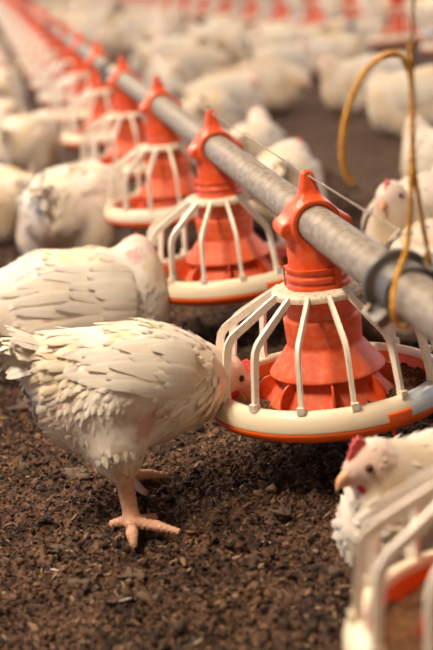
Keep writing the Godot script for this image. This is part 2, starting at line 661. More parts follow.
func make_feeder() -> Node3D:
	var t := thing("pan_feeder", "x", "feeder", Vector3.ZERO)
	# hood
	var g := nets(hood_field, Vector3(-0.075, 0.278, -0.05), Vector3(0.075, 0.48, 0.05), 0.0024)
	var b := MB.new()
	b.v = g.v
	b.n = g.n
	b.idx = g.idx
	b.c.resize(g.v.size())
	b.c.fill(Color.WHITE)
	var hood := put("hood", b.mesh(M.orange), t)
	# collar with raised bands and a latch
	b = MB.new()
	b.lathe([Vector2(0.0425, 0.353), Vector2(0.0475, 0.353), Vector2(0.0475, 0.353), Vector2(0.0480, 0.3495), Vector2(0.0455, 0.3485), Vector2(0.0450, 0.3430), Vector2(0.0485, 0.3420), Vector2(0.0488, 0.3375), Vector2(0.0455, 0.3365), Vector2(0.0455, 0.3315), Vector2(0.0485, 0.3305), Vector2(0.0485, 0.324), Vector2(0.043, 0.324)], 48)
	var collar := put("collar", low(b).mesh(M.orange), t)
	for a in [60.0, 200.0, 320.0]:
		b = MB.new()
		b.lathe([Vector2(0.047, 0.325), Vector2(0.0515, 0.325), Vector2(0.0515, 0.325), Vector2(0.0515, 0.352), Vector2(0.0515, 0.352), Vector2(0.047, 0.352)], 5, Color.WHITE, deg_to_rad(a), deg_to_rad(a + 13.0))
		put("latch", low(b).mesh(M.orange), collar)
	# white grill
	var grill := Node3D.new()
	grill.name = "grill"
	t.add_child(grill)
	b = MB.new()
	b.lathe([Vector2(0.048, 0.318), Vector2(0.048, 0.3255), Vector2(0.048, 0.3255), Vector2(0.066, 0.3245), Vector2(0.0715, 0.322), Vector2(0.0725, 0.319), Vector2(0.0725, 0.313), Vector2(0.0725, 0.313), Vector2(0.066, 0.313), Vector2(0.048, 0.318)], 56)
	put("top_ring", low(b).mesh(M.dusty_white), grill)
	var path := [Vector2(0.0690, 0.3195), Vector2(0.092, 0.3060), Vector2(0.118, 0.2905), Vector2(0.138, 0.2785), Vector2(0.1485, 0.2705), Vector2(0.1555, 0.260), Vector2(0.1590, 0.246), Vector2(0.1635, 0.215), Vector2(0.1675, 0.188), Vector2(0.1685, 0.174)]
	var wide := [0.0050, 0.0055, 0.0060, 0.0063, 0.0064, 0.0064, 0.0062, 0.0056, 0.0052, 0.0065]
	for k in 14:
		var a := deg_to_rad(91.2 - k * 360.0 / 14.0)
		var rd := Vector3(cos(a), 0, sin(a))
		var tn := Vector3(-sin(a), 0, cos(a))
		var pa := []
		var pb := []
		for i in path.size():
			var d: Vector2 = (path[mini(i + 1, path.size() - 1)] - path[maxi(i - 1, 0)]).normalized()
			var nn := Vector2(-d.y, d.x)
			var o1: Vector2 = path[i] + nn * wide[i]
			var i1: Vector2 = path[i] - nn * wide[i]
			pa.append(rd * o1.x + Vector3.UP * o1.y)
			pb.append(rd * i1.x + Vector3.UP * i1.y)
		b = MB.new()
		b.plate(pa, pb, tn * 0.0029)
		b.box_like(rd * 0.1735 + Vector3.UP * 0.176, rd * 0.004, Vector3.UP * 0.006, tn * 0.0052)
		put("bar", low(b).mesh(M.white), grill)
	# rim: ivory, with one cooler white stretch after the latch tab
	var prof := [Vector2(0.1595, 0.142), Vector2(0.1590, 0.166), Vector2(0.1600, 0.1705), Vector2(0.1635, 0.173), Vector2(0.1690, 0.1725), Vector2(0.1760, 0.1680), Vector2(0.1815, 0.1605), Vector2(0.1845, 0.1510), Vector2(0.1855, 0.1420), Vector2(0.1850, 0.1385), Vector2(0.1850, 0.1385), Vector2(0.1595, 0.142)]
	b = MB.new()
	b.lathe(prof, 100, Color.WHITE, deg_to_rad(64.0), deg_to_rad(360.0))
	put("rim", low(b).mesh(M.rim), grill)
	b = MB.new()
	b.lathe(prof, 24, Color.WHITE, deg_to_rad(0.0), deg_to_rad(64.0))
	var seg := put("rim_segment", low(b).mesh(M.cool_white), grill)
	seg.set_meta("label", "cool white stretch of the feeder rim")
	# orange pan under the rim
	b = MB.new()
	var pp := [Vector2(0.1595, 0.146), Vector2(0.1815, 0.1385), Vector2(0.1845, 0.1375), Vector2(0.1852, 0.1335), Vector2(0.1835, 0.1275), Vector2(0.1780, 0.1225), Vector2(0.160, 0.114), Vector2(0.120, 0.104), Vector2(0.060, 0.100), Vector2(0.0, 0.100)]
	b.lathe(pp, 100)
	b.lathe([Vector2(0.1588, 0.160), Vector2(0.157, 0.140), Vector2(0.148, 0.125), Vector2(0.130, 0.120), Vector2(0.09, 0.122), Vector2(0.0, 0.126)], 80)
	var pan := put("pan", low(b).mesh(M.pan_orange), t)
	b = MB.new()
	b.lathe([Vector2(0.1795, 0.1375), Vector2(0.1878, 0.1375), Vector2(0.1878, 0.1375), Vector2(0.1870, 0.1505), Vector2(0.1845, 0.1545), Vector2(0.179, 0.154)], 10, Color.WHITE, deg_to_rad(65.0), deg_to_rad(77.0))
	for a in [65.0, 77.0]:
		var ra := deg_to_rad(a)
		var rv := Vector3(cos(ra), 0, sin(ra))
		b.grid([PackedVector3Array([rv * 0.178 + Vector3.UP * 0.1375, rv * 0.1878 + Vector3.UP * 0.1375]), PackedVector3Array([rv * 0.178 + Vector3.UP * 0.154, rv * 0.186 + Vector3.UP * 0.153])], false)
	put("locking_tab", low(b).mesh(M.pan_orange), pan)
	b = MB.new()
	var pa2 := deg_to_rad(72.0)
	var pv := Vector3(cos(pa2), 0, sin(pa2)) * 0.168
	b.tube([pv + Vector3.UP * 0.122, pv + Vector3.UP * 0.110], [0.004, 0.003], 8)
	put("peg", low(b).mesh(M.pan_orange), pan)
	# funnel: neck, step, flared skirt
	b = MB.new()
	b.lathe([Vector2(0.0515, 0.323), Vector2(0.0525, 0.300), Vector2(0.0530, 0.2810), Vector2(0.0530, 0.2810), Vector2(0.0575, 0.2790), Vector2(0.0590, 0.2760), Vector2(0.0590, 0.2700), Vector2(0.0575, 0.235), Vector2(0.0572, 0.2295), Vector2(0.0605, 0.2260), Vector2(0.0725, 0.2100), Vector2(0.0845, 0.1945), Vector2(0.0880, 0.1895), Vector2(0.0882, 0.1865), Vector2(0.0860, 0.1850), Vector2(0.0780, 0.1880), Vector2(0.056, 0.212)], 64)
	put("funnel", low(b).mesh(M.orange_dusty), t)
	# cone with radial fins that stands in the pan
	b = MB.new()
	b.lathe([Vector2(0.05, 0.205), Vector2(0.066, 0.186), Vector2(0.082, 0.165), Vector2(0.096, 0.145), Vector2(0.1005, 0.139), Vector2(0.1015, 0.135), Vector2(0.100, 0.120)], 56)
	var cone := put("feed_cone", low(b).mesh(M.orange_dusty), t)
	for k in 8:
		var a := deg_to_rad(100.0 + k * 45.0)
		var rd := Vector3(cos(a), 0, sin(a))
		var tn := Vector3(-sin(a), 0, cos(a))
		var po := [Vector2(0.074, 0.186), Vector2(0.090, 0.184), Vector2(0.099, 0.180), Vector2(0.106, 0.172), Vector2(0.110, 0.161), Vector2(0.111, 0.149), Vector2(0.108, 0.139), Vector2(0.102, 0.133)]
		var pi2 := [Vector2(0.066, 0.182), Vector2(0.070, 0.176), Vector2(0.074, 0.170), Vector2(0.080, 0.162), Vector2(0.086, 0.154), Vector2(0.091, 0.146), Vector2(0.096, 0.138), Vector2(0.098, 0.132)]
		var qa := []
		var qb := []
		for i in po.size():
			qa.append(rd * po[i].x + Vector3.UP * po[i].y)
			qb.append(rd * pi2[i].x + Vector3.UP * pi2[i].y)
		b = MB.new()
		b.plate(qa, qb, tn * 0.0016)
		put("fin", low(b).mesh(M.orange), cone)
	# crumbled feed lying in the pan
	var rows := []
	for i in 12:
		var row := PackedVector3Array()
		var r := lerpf(0.086, 0.1580, i / 11.0)
		for j in 150:
			var a := TAU * j / 150
			var x := cos(a) * r
			var z := sin(a) * r
			row.append(Vector3(x, 0.1405 + 0.006 * fine.get_noise_2d(x * 130.0, z * 130.0) + 0.010 * noise.get_noise_2d(x * 18.0, z * 18.0) - (0.004 if i == 11 else 0.0), z))
		rows.append(row)
	b = MB.new()
	b.grid(rows, true)
	var fd := put("feed", low(b).mesh(M.feed), t)
	fd.set_meta("kind", "stuff")
	fd.set_meta("label", "brown crumbled feed")
	return t

var line_pts := []

func feed_line() -> void:
	var proto := make_feeder()
	# small sag and sway of the hung line, read at each feeder
	var dx := [0.006, 0.011, 0.007, 0.0055, 0.001, -0.002, -0.006]
	var dy := [0.006, 0.0, 0.008, 0.014, 0.013, 0.016, 0.0175]
	var n := 35
	for k in n:
		var i := k - 1
		var off := Vector3(dx[k] if k < dx.size() else -0.006, dy[k] if k < dy.size() else 0.0175, -i * STEP)
		line_pts.append(off)
		var label := "orange and white pan feeder farther down the main feed line, beyond the third"
		var group := "feeders of the main line"
		if i == -1:
			label = "pan feeder whose white bars stand in front of the crouching hen with a red comb"
			group = ""
		elif i == 0:
			label = "orange and white pan feeder with the feeding hen's head through its grill"
			group = ""
		elif i == 1:
			label = "pan feeder just beyond the one the hen feeds from"
			group = ""
		elif i == 2:
			label = "third pan feeder along the pipe counting from the feeding hen's one"
			group = ""
		if k == 0:
			proto.position = off
			tag(proto, label, "feeder", group)
		else:
			dup(proto, "pan_feeder", off, 0.0, label, group)
	# auger pipe through all hoods
	var t := thing("feed_pipe", "grey galvanized feed pipe carrying the nearer line of orange feeders", "pipe", Vector3(0, PIPE_Y, 0))
	var path := []
	var rad := []
	path.append(Vector3(line_pts[0].x, line_pts[0].y, 2.0))
	rad.append(PIPE_R)
	for k in n:
		path.append(line_pts[k])
		rad.append(PIPE_R)
	path.append(Vector3(-0.006, 0.0175, -29.0))
	rad.append(PIPE_R)
	var b := MB.new()
	b.tube(path, rad, 40)
	put("tube", b.mesh(M.pipe), t)
	# couplings every four feeders; the near one shows
	for q in [0.49, 0.49 - 4 * STEP, 0.49 - 8 * STEP, 0.49 - 12 * STEP]:
		var at := on_line(q)
		b = MB.new()
		var prof := [Vector2(0.0275, 0.030), Vector2(0.0335, 0.030), Vector2(0.0335, 0.030), Vector2(0.0340, -0.018), Vector2(0.0340, -0.018), Vector2(0.0430, -0.0195), Vector2(0.0445, -0.022), Vector2(0.0445, -0.030), Vector2(0.043, -0.032), Vector2(0.0275, -0.033)]
		b.lathe(prof, 40)
		var cl := put("coupling", b.mesh(M.clamp), t)
		cl.transform = Transform3D(Basis(Vector3.RIGHT, PI / 2), at)
		for s in [-1.0, 1.0]:
			b = MB.new()
			b.box(Vector3(-0.006, 0.034, -0.032), Vector3(0.006, 0.053, 0.028))
			var lug := put("lug", b.mesh(M.clamp), cl)
			lug.transform = Transform3D(Basis(Vector3.RIGHT, -PI / 2), Vector3.ZERO) * Transform3D(Basis(Vector3.BACK, deg_to_rad(-55.0) if s < 0 else deg_to_rad(125.0)), Vector3.ZERO)
			b = MB.new()
			b.tube([Vector3(-0.013, 0.045, -0.012), Vector3(0.013, 0.045, -0.012)], [0.0045, 0.0045], 6)
			var bolt := put("bolt", b.mesh(M.wire), cl)
			bolt.transform = lug.transform
	# anti-roost wire through the hood tops
	b = MB.new()
	var wp := []
	var wr := []
	wp.append(Vector3(line_pts[0].x, 0.4585 + line_pts[0].y, 2.0))
	wr.append(0.0011)
	for k in n:
		wp.append(line_pts[k] + Vector3(0, 0.4585, 0))
		wr.append(0.0011)
	b.tube(wp, wr, 6)
	tag(put("guard_wire", b.mesh(M.wire)), "thin taut wire threaded through the tops of the orange hoods", "wire")

func on_line(z: float) -> Vector3:
	for k in line_pts.size() - 1:
		var a: Vector3 = line_pts[k]
		var c: Vector3 = line_pts[k + 1]
		if z <= a.z and z >= c.z:
			return a.lerp(c, (z - a.z) / (c.z - a.z))
	return Vector3(line_pts[0].x, line_pts[0].y, z)

func far_line() -> void:
	var src: Node3D = get_node("pan_feeder")
	var lean := 0.0557
	for k in 22:
		var z := -4.2 - k * STEP
		dup(src, "pan_feeder", Vector3(1.91 + (z + 5.39) * lean, 0, z), -atan(lean), "orange pan feeder of the distant second feed line", "feeders of the second line")
	var b := MB.new()
	b.tube([Vector3(1.91 + 2.39 * lean, PIPE_Y, -3.0), Vector3(1.91 - 18.0 * lean, PIPE_Y, -23.39)], [PIPE_R, PIPE_R], 20)
	tag(put("feed_pipe", b.mesh(M.pipe)), "grey pipe of the second feed line far behind the flock", "pipe")

func curve(pts: Array, per := 6) -> Array:
	var out := []
	for i in pts.size() - 1:
		var p0: Vector3 = pts[maxi(i - 1, 0)]
		var p3: Vector3 = pts[mini(i + 2, pts.size() - 1)]
		for j in per:
			out.append(pts[i].cubic_interpolate(pts[i + 1], p0, p3, float(j) / per))
	out.append(pts[-1])
	return out

func ropes() -> void:
	var t := thing("hanging_rope", "yellow rope slung round the grey pipe with a loose curled end", "rope", Vector3(0, 0, 0))
	# strand down the near side, round under the pipe and up the far side
	var q := curve([V(0.017, 0.545, 0.53), V(0.012, 0.500, 0.53), V(0.004, 0.452, 0.528), V(-0.016, 0.426, 0.548), V(-0.0300, 0.396, 0.570), V(-0.022, 0.370, 0.557), V(0.004, 0.3620, 0.53), V(0.028, 0.371, 0.505), V(0.0395, 0.396, 0.492), V(0.034, 0.440, 0.505), V(0.025, 0.490, 0.522), V(0.019, 0.545, 0.53)])
	var b := MB.new()
	b.tube(q, even(q.size(), 0.0031), 8)
	put("sling", b.mesh(M.rope), t)
	q = curve([V(0.017, 0.535, 0.532), V(0.021, 0.575, 0.531), V(0.025, 0.62, 0.53), V(0.024, 0.648, 0.53), V(0.017, 0.664, 0.53), V(0.005, 0.669, 0.53), V(-0.009, 0.664, 0.529), V(-0.023, 0.655, 0.529), V(-0.036, 0.639, 0.53), V(-0.047, 0.619, 0.53), V(-0.055, 0.596, 0.53), V(-0.0595, 0.572, 0.53), V(-0.059, 0.550, 0.53), V(-0.052, 0.533, 0.53)])
	b = MB.new()
	b.tube(q, even(q.size(), 0.0033), 8)
	put("loose_end", b.mesh(M.rope), t)
	q = curve([V(0.019, 0.530, 0.527), V(0.023, 0.58, 0.527), V(0.027, 0.645, 0.528), V(0.028, 0.675, 0.53)])
	b = MB.new()
	b.tube(q, even(q.size(), 0.0030), 8)
	put("knot_strand", b.mesh(M.rope), t)
	b = MB.new()
	b.tube([V(0.028, 0.66, 0.53), V(0.035, 0.722, 0.53), V(0.27, 2.8, 0.53)], even(3, 0.0024), 8)
	tag(put("suspension_cord", b.mesh(M.cord)), "tan cord running straight up from the yellow rope", "cord")
	b = MB.new()
	b.tube([on_line(-5.4) + V(0, PIPE_Y + 0.02, 0), V(0.55, 2.8, -5.4)], even(2, 0.0045), 6)
	tag(put("suspension_cord", b.mesh(M.cord)), "tan cord holding up the feed pipe amid the far feeders", "cord")

func even(k: int, r: float) -> Array:
	var a := []
	a.resize(k)
	a.fill(r)
	return a

# ==================================================================== hens
# bone: [a, b, ra, rb, zone, flow sign]; zones: 0 body, 1 neck, 2 head, 3 bare leg, 4 tail, 5 thigh
const FLEN := [0.027, 0.017, 0.0065, 0.0, 0.050, 0.017]

func hen_mesh(root: Node3D, bones: Array, cell: float, count: int, tint: Color, sd: int, bald: Array) -> Callable:
	var lo := Vector3.ONE * 9.0
	var hi := -lo
	var A := PackedVector3Array()
	var BA := PackedVector3Array()
	var inv := PackedFloat32Array()
	var RA := PackedFloat32Array()
	var RD := PackedFloat32Array()
	var K := PackedFloat32Array()
	for q in bones:
		for e in 2:
			var r: float = q[2 + e] + 0.02
			lo = lo.min(q[e] - Vector3.ONE * r)
			hi = hi.max(q[e] + Vector3.ONE * r)
		A.append(q[0])
		BA.append(q[1] - q[0])
		inv.append(1.0 / maxf((q[1] - q[0]).length_squared(), 1e-9))
		RA.append(q[2])
		RD.append(q[3] - q[2])
		K.append(0.006 if q[4] == 3 else (0.016 if q[4] == 2 else 0.035))
	var nb := bones.size()
	var field := func(p: Vector3) -> float:
		var d := 9.0
		for i in nb:
			var pa := p - A[i]
			var h := clampf(pa.dot(BA[i]) * inv[i], 0.0, 1.0)
			var di := (pa - BA[i] * h).length() - RA[i] - RD[i] * h
			var k := K[i]
			var w := maxf(k - absf(d - di), 0.0) / k
			d = minf(d, di) - w * w * k * 0.25
		return d
	var g := nets(field, lo, hi, cell)
	var v: PackedVector3Array = g.v
	var n: PackedVector3Array = g.n
	var cols := PackedColorArray()
	var flen := PackedFloat32Array()
	var flow := PackedVector3Array()
	var so := Vector3(sd * 3.7, sd * 1.3, 0)
	for i in v.size():
		var ws := 0.0
		var c := Color(0, 0, 0)
		var fl := 0.0
		var fd := Vector3.ZERO
		for j in nb:
			var pa := v[i] - A[j]
			var h := clampf(pa.dot(BA[j]) * inv[j], 0.0, 1.0)
			var di := (pa - BA[j] * h).length() - RA[j] - RD[j] * h
			var w := exp(-maxf(di, 0.0) / 0.007)
			var zc := zone_color(bones[j][4], v[i], so, tint)
			c += zc * w
			fl += FLEN[bones[j][4]] * w
			fd += BA[j].normalized() * float(bones[j][5]) * w
			ws += w
		c = Color(c.r / ws, c.g / ws, c.b / ws)
		fl /= ws
		# sparse patches where the pink skin shows through
		for q in bald:
			var dd: float = (v[i] - q[0]).length() / q[1] + 0.9 * noise.get_noise_3dv(v[i] * 30.0 + so) + 0.5 * fine.get_noise_3dv(v[i] * 90.0)
			if dd < 1.0:
				c = c.lerp(Color(0.60, 0.30, 0.27), clampf((1.0 - dd) * 1.3, 0.0, 0.75))
				fl *= clampf(0.3 + dd * 0.6, 0.0, 1.0)
		cols.append(c)
		flen.append(fl)
		flow.append(fd)
	var b := MB.new()
	b.v = v
	b.n = n
	b.idx = g.idx
	b.c = cols
	put("body", b.mesh(M.skin), root)
	# plumage
	rng.seed = sd * 991 + 5
	var fb := MB.new()
	var area := PackedFloat32Array()
	var tot := 0.0
	var ix: PackedInt32Array = g.idx
	for i in range(0, ix.size(), 3):
		tot += (v[ix[i + 1]] - v[ix[i]]).cross(v[ix[i + 2]] - v[ix[i]]).length() / pow(maxf(flen[ix[i]], 0.007) / 0.03, 1.3)
		area.append(tot)
	for q in count:
		var ti := area.bsearch(rng.randf() * tot)
		if ti >= area.size():
			continue
		var va := ix[ti * 3]
		var fl := flen[va]
		if fl < 0.0045:
			continue
		var p := v[va].lerp(v[ix[ti * 3 + 1]], rng.randf() * 0.6).lerp(v[ix[ti * 3 + 2]], rng.randf() * 0.5)
		var nn := n[va]
		var t := flow[va].normalized() + Vector3(0, -0.25, 0) + Vector3(rng.randf_range(-1, 1), rng.randf_range(-1, 1), rng.randf_range(-1, 1)) * 0.28
		t = (t - nn * t.dot(nn))
		if t.length() < 0.05:
			continue
		t = t.normalized()
		var ln := fl * rng.randf_range(0.75, 1.3)
		var col := cols[va]
		var k := rng.randf_range(0.84, 1.09)
		col = Color(minf(col.r * k, 0.9), minf(col.g * k, 0.88), minf(col.b * k * rng.randf_range(0.96, 1.02), 0.86))
		var tip := col.lerp(Color(0.84, 0.80, 0.73), 0.35)
		if noise.get_noise_3dv(p * 17.0 + so * 2.0) > 0.25 and rng.randf() < 0.30:
			tip = col.lerp(Color(0.34, 0.23, 0.14), rng.randf_range(0.2, 0.55))
		fb.feather(p - nn * 0.0015, t, nn, ln, ln * rng.randf_range(0.28, 0.44), rng.randf_range(0.08, 0.24), rng.randf_range(0.08, 0.24), col, tip)
	var pl := put("plumage", fb.mesh(M.feathers), root)
	pl.set_meta("kind", "stuff")
	var sb := MB.new()
	for q in bones:
		if q[4] != 3 or (q[1] - q[0]).length() < 0.02:
			continue
		var ax: Vector3 = (q[1] - q[0]).normalized()
		var s1 := ax.cross(Vector3(0.3, 0.2, 0.9)).normalized()
		var s2 := s1.cross(ax)
		var rows2 := int((q[1] - q[0]).length() / 0.0042)
		for i in rows2:
			var u := float(i) / rows2
			var pt: Vector3 = q[0].lerp(q[1], u)
			var rr: float = lerpf(q[2], q[3], u)
			for j in 5:
				var an := TAU * (j + 0.5 * (i % 2)) / 5.0
				var nn := s1 * cos(an) + s2 * sin(an)
				if nn.y < -0.5 and absf(ax.y) < 0.5:
					continue
				var cc := Color(0.74, 0.43, 0.27) * rng.randf_range(0.85, 1.08)
				sb.feather(pt + nn * (rr - 0.0002), ax, nn, 0.0058, rr * 1.5, 0.16, 0.05, cc, cc.darkened(0.12))
	if sb.v.size():
		put("leg_scales", sb.mesh(M.skin), root).set_meta("kind", "stuff")
	return field

func zone_color(z: int, p: Vector3, so: Vector3, tint: Color) -> Color:
	var f := noise.get_noise_3dv(p * 9.0 + so)
	var body := Color(0.82, 0.765, 0.685).lerp(Color(0.78, 0.64, 0.44), clampf(0.40 + f * 1.8, 0.0, 1.0)) * tint
	if z == 2:
		return Color(0.80, 0.62, 0.55).lerp(Color(0.74, 0.46, 0.41), clampf(0.4 + f * 1.5, 0.0, 1.0))
	if z == 3:
		return Color(0.72, 0.40, 0.24).lerp(Color(0.62, 0.33, 0.22), clampf(0.5 + 2.0 * fine.get_noise_1d(p.y * 150.0), 0.0, 1.0))
	if z == 5:
		return body.lerp(Color(0.42, 0.31, 0.20), clampf((fine.get_noise_3dv(p * 30.0 + so) - 0.05) * 2.0, 0.0, 0.6))
	return body

var quills := []
func quill_meshes() -> void:
	# long feathers along +x, face up, one metre long and scaled in use
	for k in 3:
		var b := MB.new()
		rng.seed = 300 + k
		var col := [Color(0.85, 0.81, 0.74), Color(0.82, 0.75, 0.64), Color(0.84, 0.78, 0.68)][k] as Color
		var ra := PackedVector3Array()
		var rb := PackedVector3Array()
		var rc := PackedVector3Array()
		for i in 13:
			var u := i / 12.0
			var w := 0.10 * pow(sin(PI * clampf(0.1 + u * 0.86, 0, 1)), 0.55) * (1.0 - 0.3 * u)
			if i == 12:
				w = 0.012
			var y := 0.10 * u - 0.16 * u * u
			ra.append(Vector3(u - rng.randf() * 0.03, y - 0.02, -w * rng.randf_range(0.8, 1.0)))
			rb.append(Vector3(u, y, 0))
			rc.append(Vector3(u - rng.randf() * 0.03, y - 0.02, w * rng.randf_range(0.8, 1.0)))
		b.grid([ra, rb, rc], false, col)
		for i in b.n.size():
			b.n[i] = (b.n[i] * signf(b.n[i].y + 0.001) * 0.35 + Vector3.UP * 0.65).normalized()
		b.tube([Vector3(0, 0.004, 0), Vector3(0.5, 0.016, 0), Vector3(0.95, -0.045, 0)], [0.012, 0.009, 0.003], 5, col.darkened(0.08))
		quills.append(b.mesh(M.feathers))

func quill(root: Node3D, called: String, p: Vector3, t: Vector3, up: Vector3, ln: float, wd: float, k: int) -> void:
	var o := put(called, quills[k % 3], root)
	t = t.normalized()
	var s := t.cross(up).normalized()
	var u := s.cross(t)
	o.transform = Transform3D(Basis(t * ln, u * ln, s * (wd / 0.2)), p)

func grad(field: Callable, p: Vector3) -> Vector3:
	var e := 0.003
	return Vector3(field.call(p + V(e, 0, 0)) - field.call(p - V(e, 0, 0)), field.call(p + V(0, e, 0)) - field.call(p - V(0, e, 0)), field.call(p + V(0, 0, e)) - field.call(p - V(0, 0, e))).normalized()

func laid(root: Node3D, called: String, field: Callable, a: Vector3, c: Vector3, wd: float, off: float, lift: float, col: Color) -> void:
	# a long feather that lies on the body from a to c and bends with it
	var l := PackedVector3Array()
	var m := PackedVector3Array()
	var r := PackedVector3Array()
	var nn := PackedVector3Array()
	var steps := 9
	for i in steps:
		var u := float(i) / (steps - 1)
		var p := a.lerp(c, u)
		var g := grad(field, p)
		for it in 3:
			p -= g * field.call(p)
			g = grad(field, p)
		p += g * (off + lift * u * u)
		var t := (c - a).normalized()
		var sd := t.cross(g).normalized()
		var w := wd * 0.5 * pow(sin(PI * clampf(0.16 + u * 0.78, 0.0, 1.0)), 0.6)
		if i == steps - 1:
			w *= 0.45
		l.append(p + sd * w * rng.randf_range(0.86, 1.0) - g * w * 0.22)
		m.append(p + g * 0.0005)
		r.append(p - sd * w * rng.randf_range(0.86, 1.0) - g * w * 0.22)
		nn.append(g)
	var b := MB.new()
	b.grid([l, m, r], false, col)
	for i in steps * 3:
		var own := b.n[i]
		var g2 := nn[i % steps]
		if own.dot(g2) < 0.0:
			own = -own
		b.n[i] = (own * 0.7 + g2 * 0.3).normalized()
		var u2 := float(i % steps) / (steps - 1)
		var cc := col.lerp(Color(0.70, 0.58, 0.43), 0.45 * (1.0 - u2)).lerp(Color(0.83, 0.79, 0.72), 0.5 * u2)
		b.c[i] = cc.darkened(0.10 if i / steps == 1 else 0.0)
	put(called, b.mesh(M.feathers), root)

func wing(root: Node3D, field: Callable, shoulder: Vector3, low: Vector3, tip: Vector3, n1: int, tint := Color.WHITE) -> void:
	# a folded wing: flight feathers from the shoulder arc towards the tip, shorter coverts over their bases
	var w := Node3D.new()
	w.name = "wing"
	root.add_child(w, true)
	for lay in 3:
		for i in n1:
			var u := (i + 0.4 * lay) / (n1 - 0.4)
			var base := low.lerp(shoulder, u) - (tip - low) * (0.06 * lay)
			var end := tip + (shoulder - low) * (u - 0.35) * 0.9 + Vector3(rng.randf_range(-1, 1), rng.randf_range(-1, 1), 0.0) * 0.016
			end = base.lerp(end, [1.0, 0.68, 0.38][lay] * rng.randf_range(0.72, 1.14))
			var c := Color(0.80, 0.74, 0.64).lerp(Color(0.76, 0.65, 0.49), rng.randf_range(0.0, 0.8)) * tint
			laid(w, ["wing_feather", "covert_feather", "covert_feather"][lay], field, base, end, [0.024, 0.024, 0.022][lay] * rng.randf_range(0.85, 1.15), 0.0015 + 0.0026 * lay + 0.0012 * ((i * 5) % 4), [0.0045, 0.0035, 0.003][lay], c)

func tail(root: Node3D, at: Vector3, dir: Vector3, ln: float, n1: int) -> void:
	var side := dir.cross(Vector3.UP).normalized()
	var up := side.cross(dir).normalized()
	for i in n1:
		var u := float(i) / (n1 - 1) * 2.0 - 1.0
		var lay := (i % 3) * 0.30 - 0.25
		var d := dir.normalized() + side * u * 0.42 + up * (lay - 0.25 * absf(u) + rng.randf_range(-0.08, 0.08))
		quill(root, "tail_feather", at + side * u * 0.018 + up * lay * 0.03, d, (up + side * u * 0.9).normalized(), ln * rng.randf_range(0.70, 1.12), ln * 0.42, i)

func head_parts(root: Node3D, h: Vector3, fd: Vector3, ud: Vector3, comb_h: float, field: Callable) -> void:
	fd = fd.normalized()
	var side := fd.cross(ud).normalized()
	ud = side.cross(fd).normalized()
	# beak
	var b := MB.new()
	b.tube([h + fd * 0.018 - ud * 0.003, h + fd * 0.027 - ud * 0.004, h + fd * 0.039 - ud * 0.008, h + fd * 0.046 - ud * 0.017], [0.0105, 0.0088, 0.0058, 0.0012], 10)
	var beak := put("beak", b.mesh(M.beak), root)
	b = MB.new()
	b.tube([h + fd * 0.018 - ud * 0.011, h + fd * 0.029 - ud * 0.013, h + fd * 0.037 - ud * 0.0165], [0.0075, 0.0052, 0.0012], 8)
	put("lower_beak", b.mesh(M.beak), beak)
	# comb: a serrated blade along the crown
	var teeth := [0.35, 0.8, 0.55, 1.0, 0.66, 1.0, 0.62, 0.9, 0.5, 0.6, 0.2]
	var pa := []
	var pb := []
	for i in teeth.size():
		var u := i / 10.0
		var base := h + fd * (0.027 - 0.036 * u) + ud * (0.006 + 0.018 * sin(clampf(u * 1.3, 0, 1) * PI / 2))
		pa.append(base + ud * comb_h * teeth[i] + fd * (-0.006 + 0.006 * u))
		pb.append(base - ud * 0.006)
	b = MB.new()
	b.plate(pa, pb, side * 0.0022)
	put("comb", b.mesh(M.comb), root)
	for s in [-1.0, 1.0]:
		var e: Vector3 = h + fd * 0.006 + ud * 0.004
		while field.call(e) < 0.0:
			e += side * s * 0.0006
		b = MB.new()
		ball(b, e - side * s * 0.0022, 0.0058, 10)
		var ring := put("eye", b.mesh(M.iris), root)
		b = MB.new()
		ball(b, e + side * s * 0.0002, 0.0044, 10)
		put("pupil", b.mesh(M.eye), ring)
		if true:
			b = MB.new()
			b.tube([h + fd * 0.016 - ud * 0.014 + side * s * 0.008, h + fd * 0.013 - ud * 0.024 + side * s * 0.010, h + fd * 0.009 - ud * 0.034 + side * s * 0.010], [0.006, 0.0085, 0.0045], 8)
			put("wattle", b.mesh(M.wattle), root)

func ball(b: MB, at: Vector3, r: float, seg: int) -> void:
	var rows := []
	for i in seg / 2 + 1:
		var th := PI * i / (seg / 2)
		var row := PackedVector3Array()
		for j in seg:
			var ph := TAU * j / seg
			row.append(at + Vector3(sin(th) * cos(ph), cos(th), sin(th) * sin(ph)) * r)
		rows.append(row)
	b.grid(rows, true)

func V(x: float, y: float, z := 0.0) -> Vector3:
	return Vector3(x, y, z)

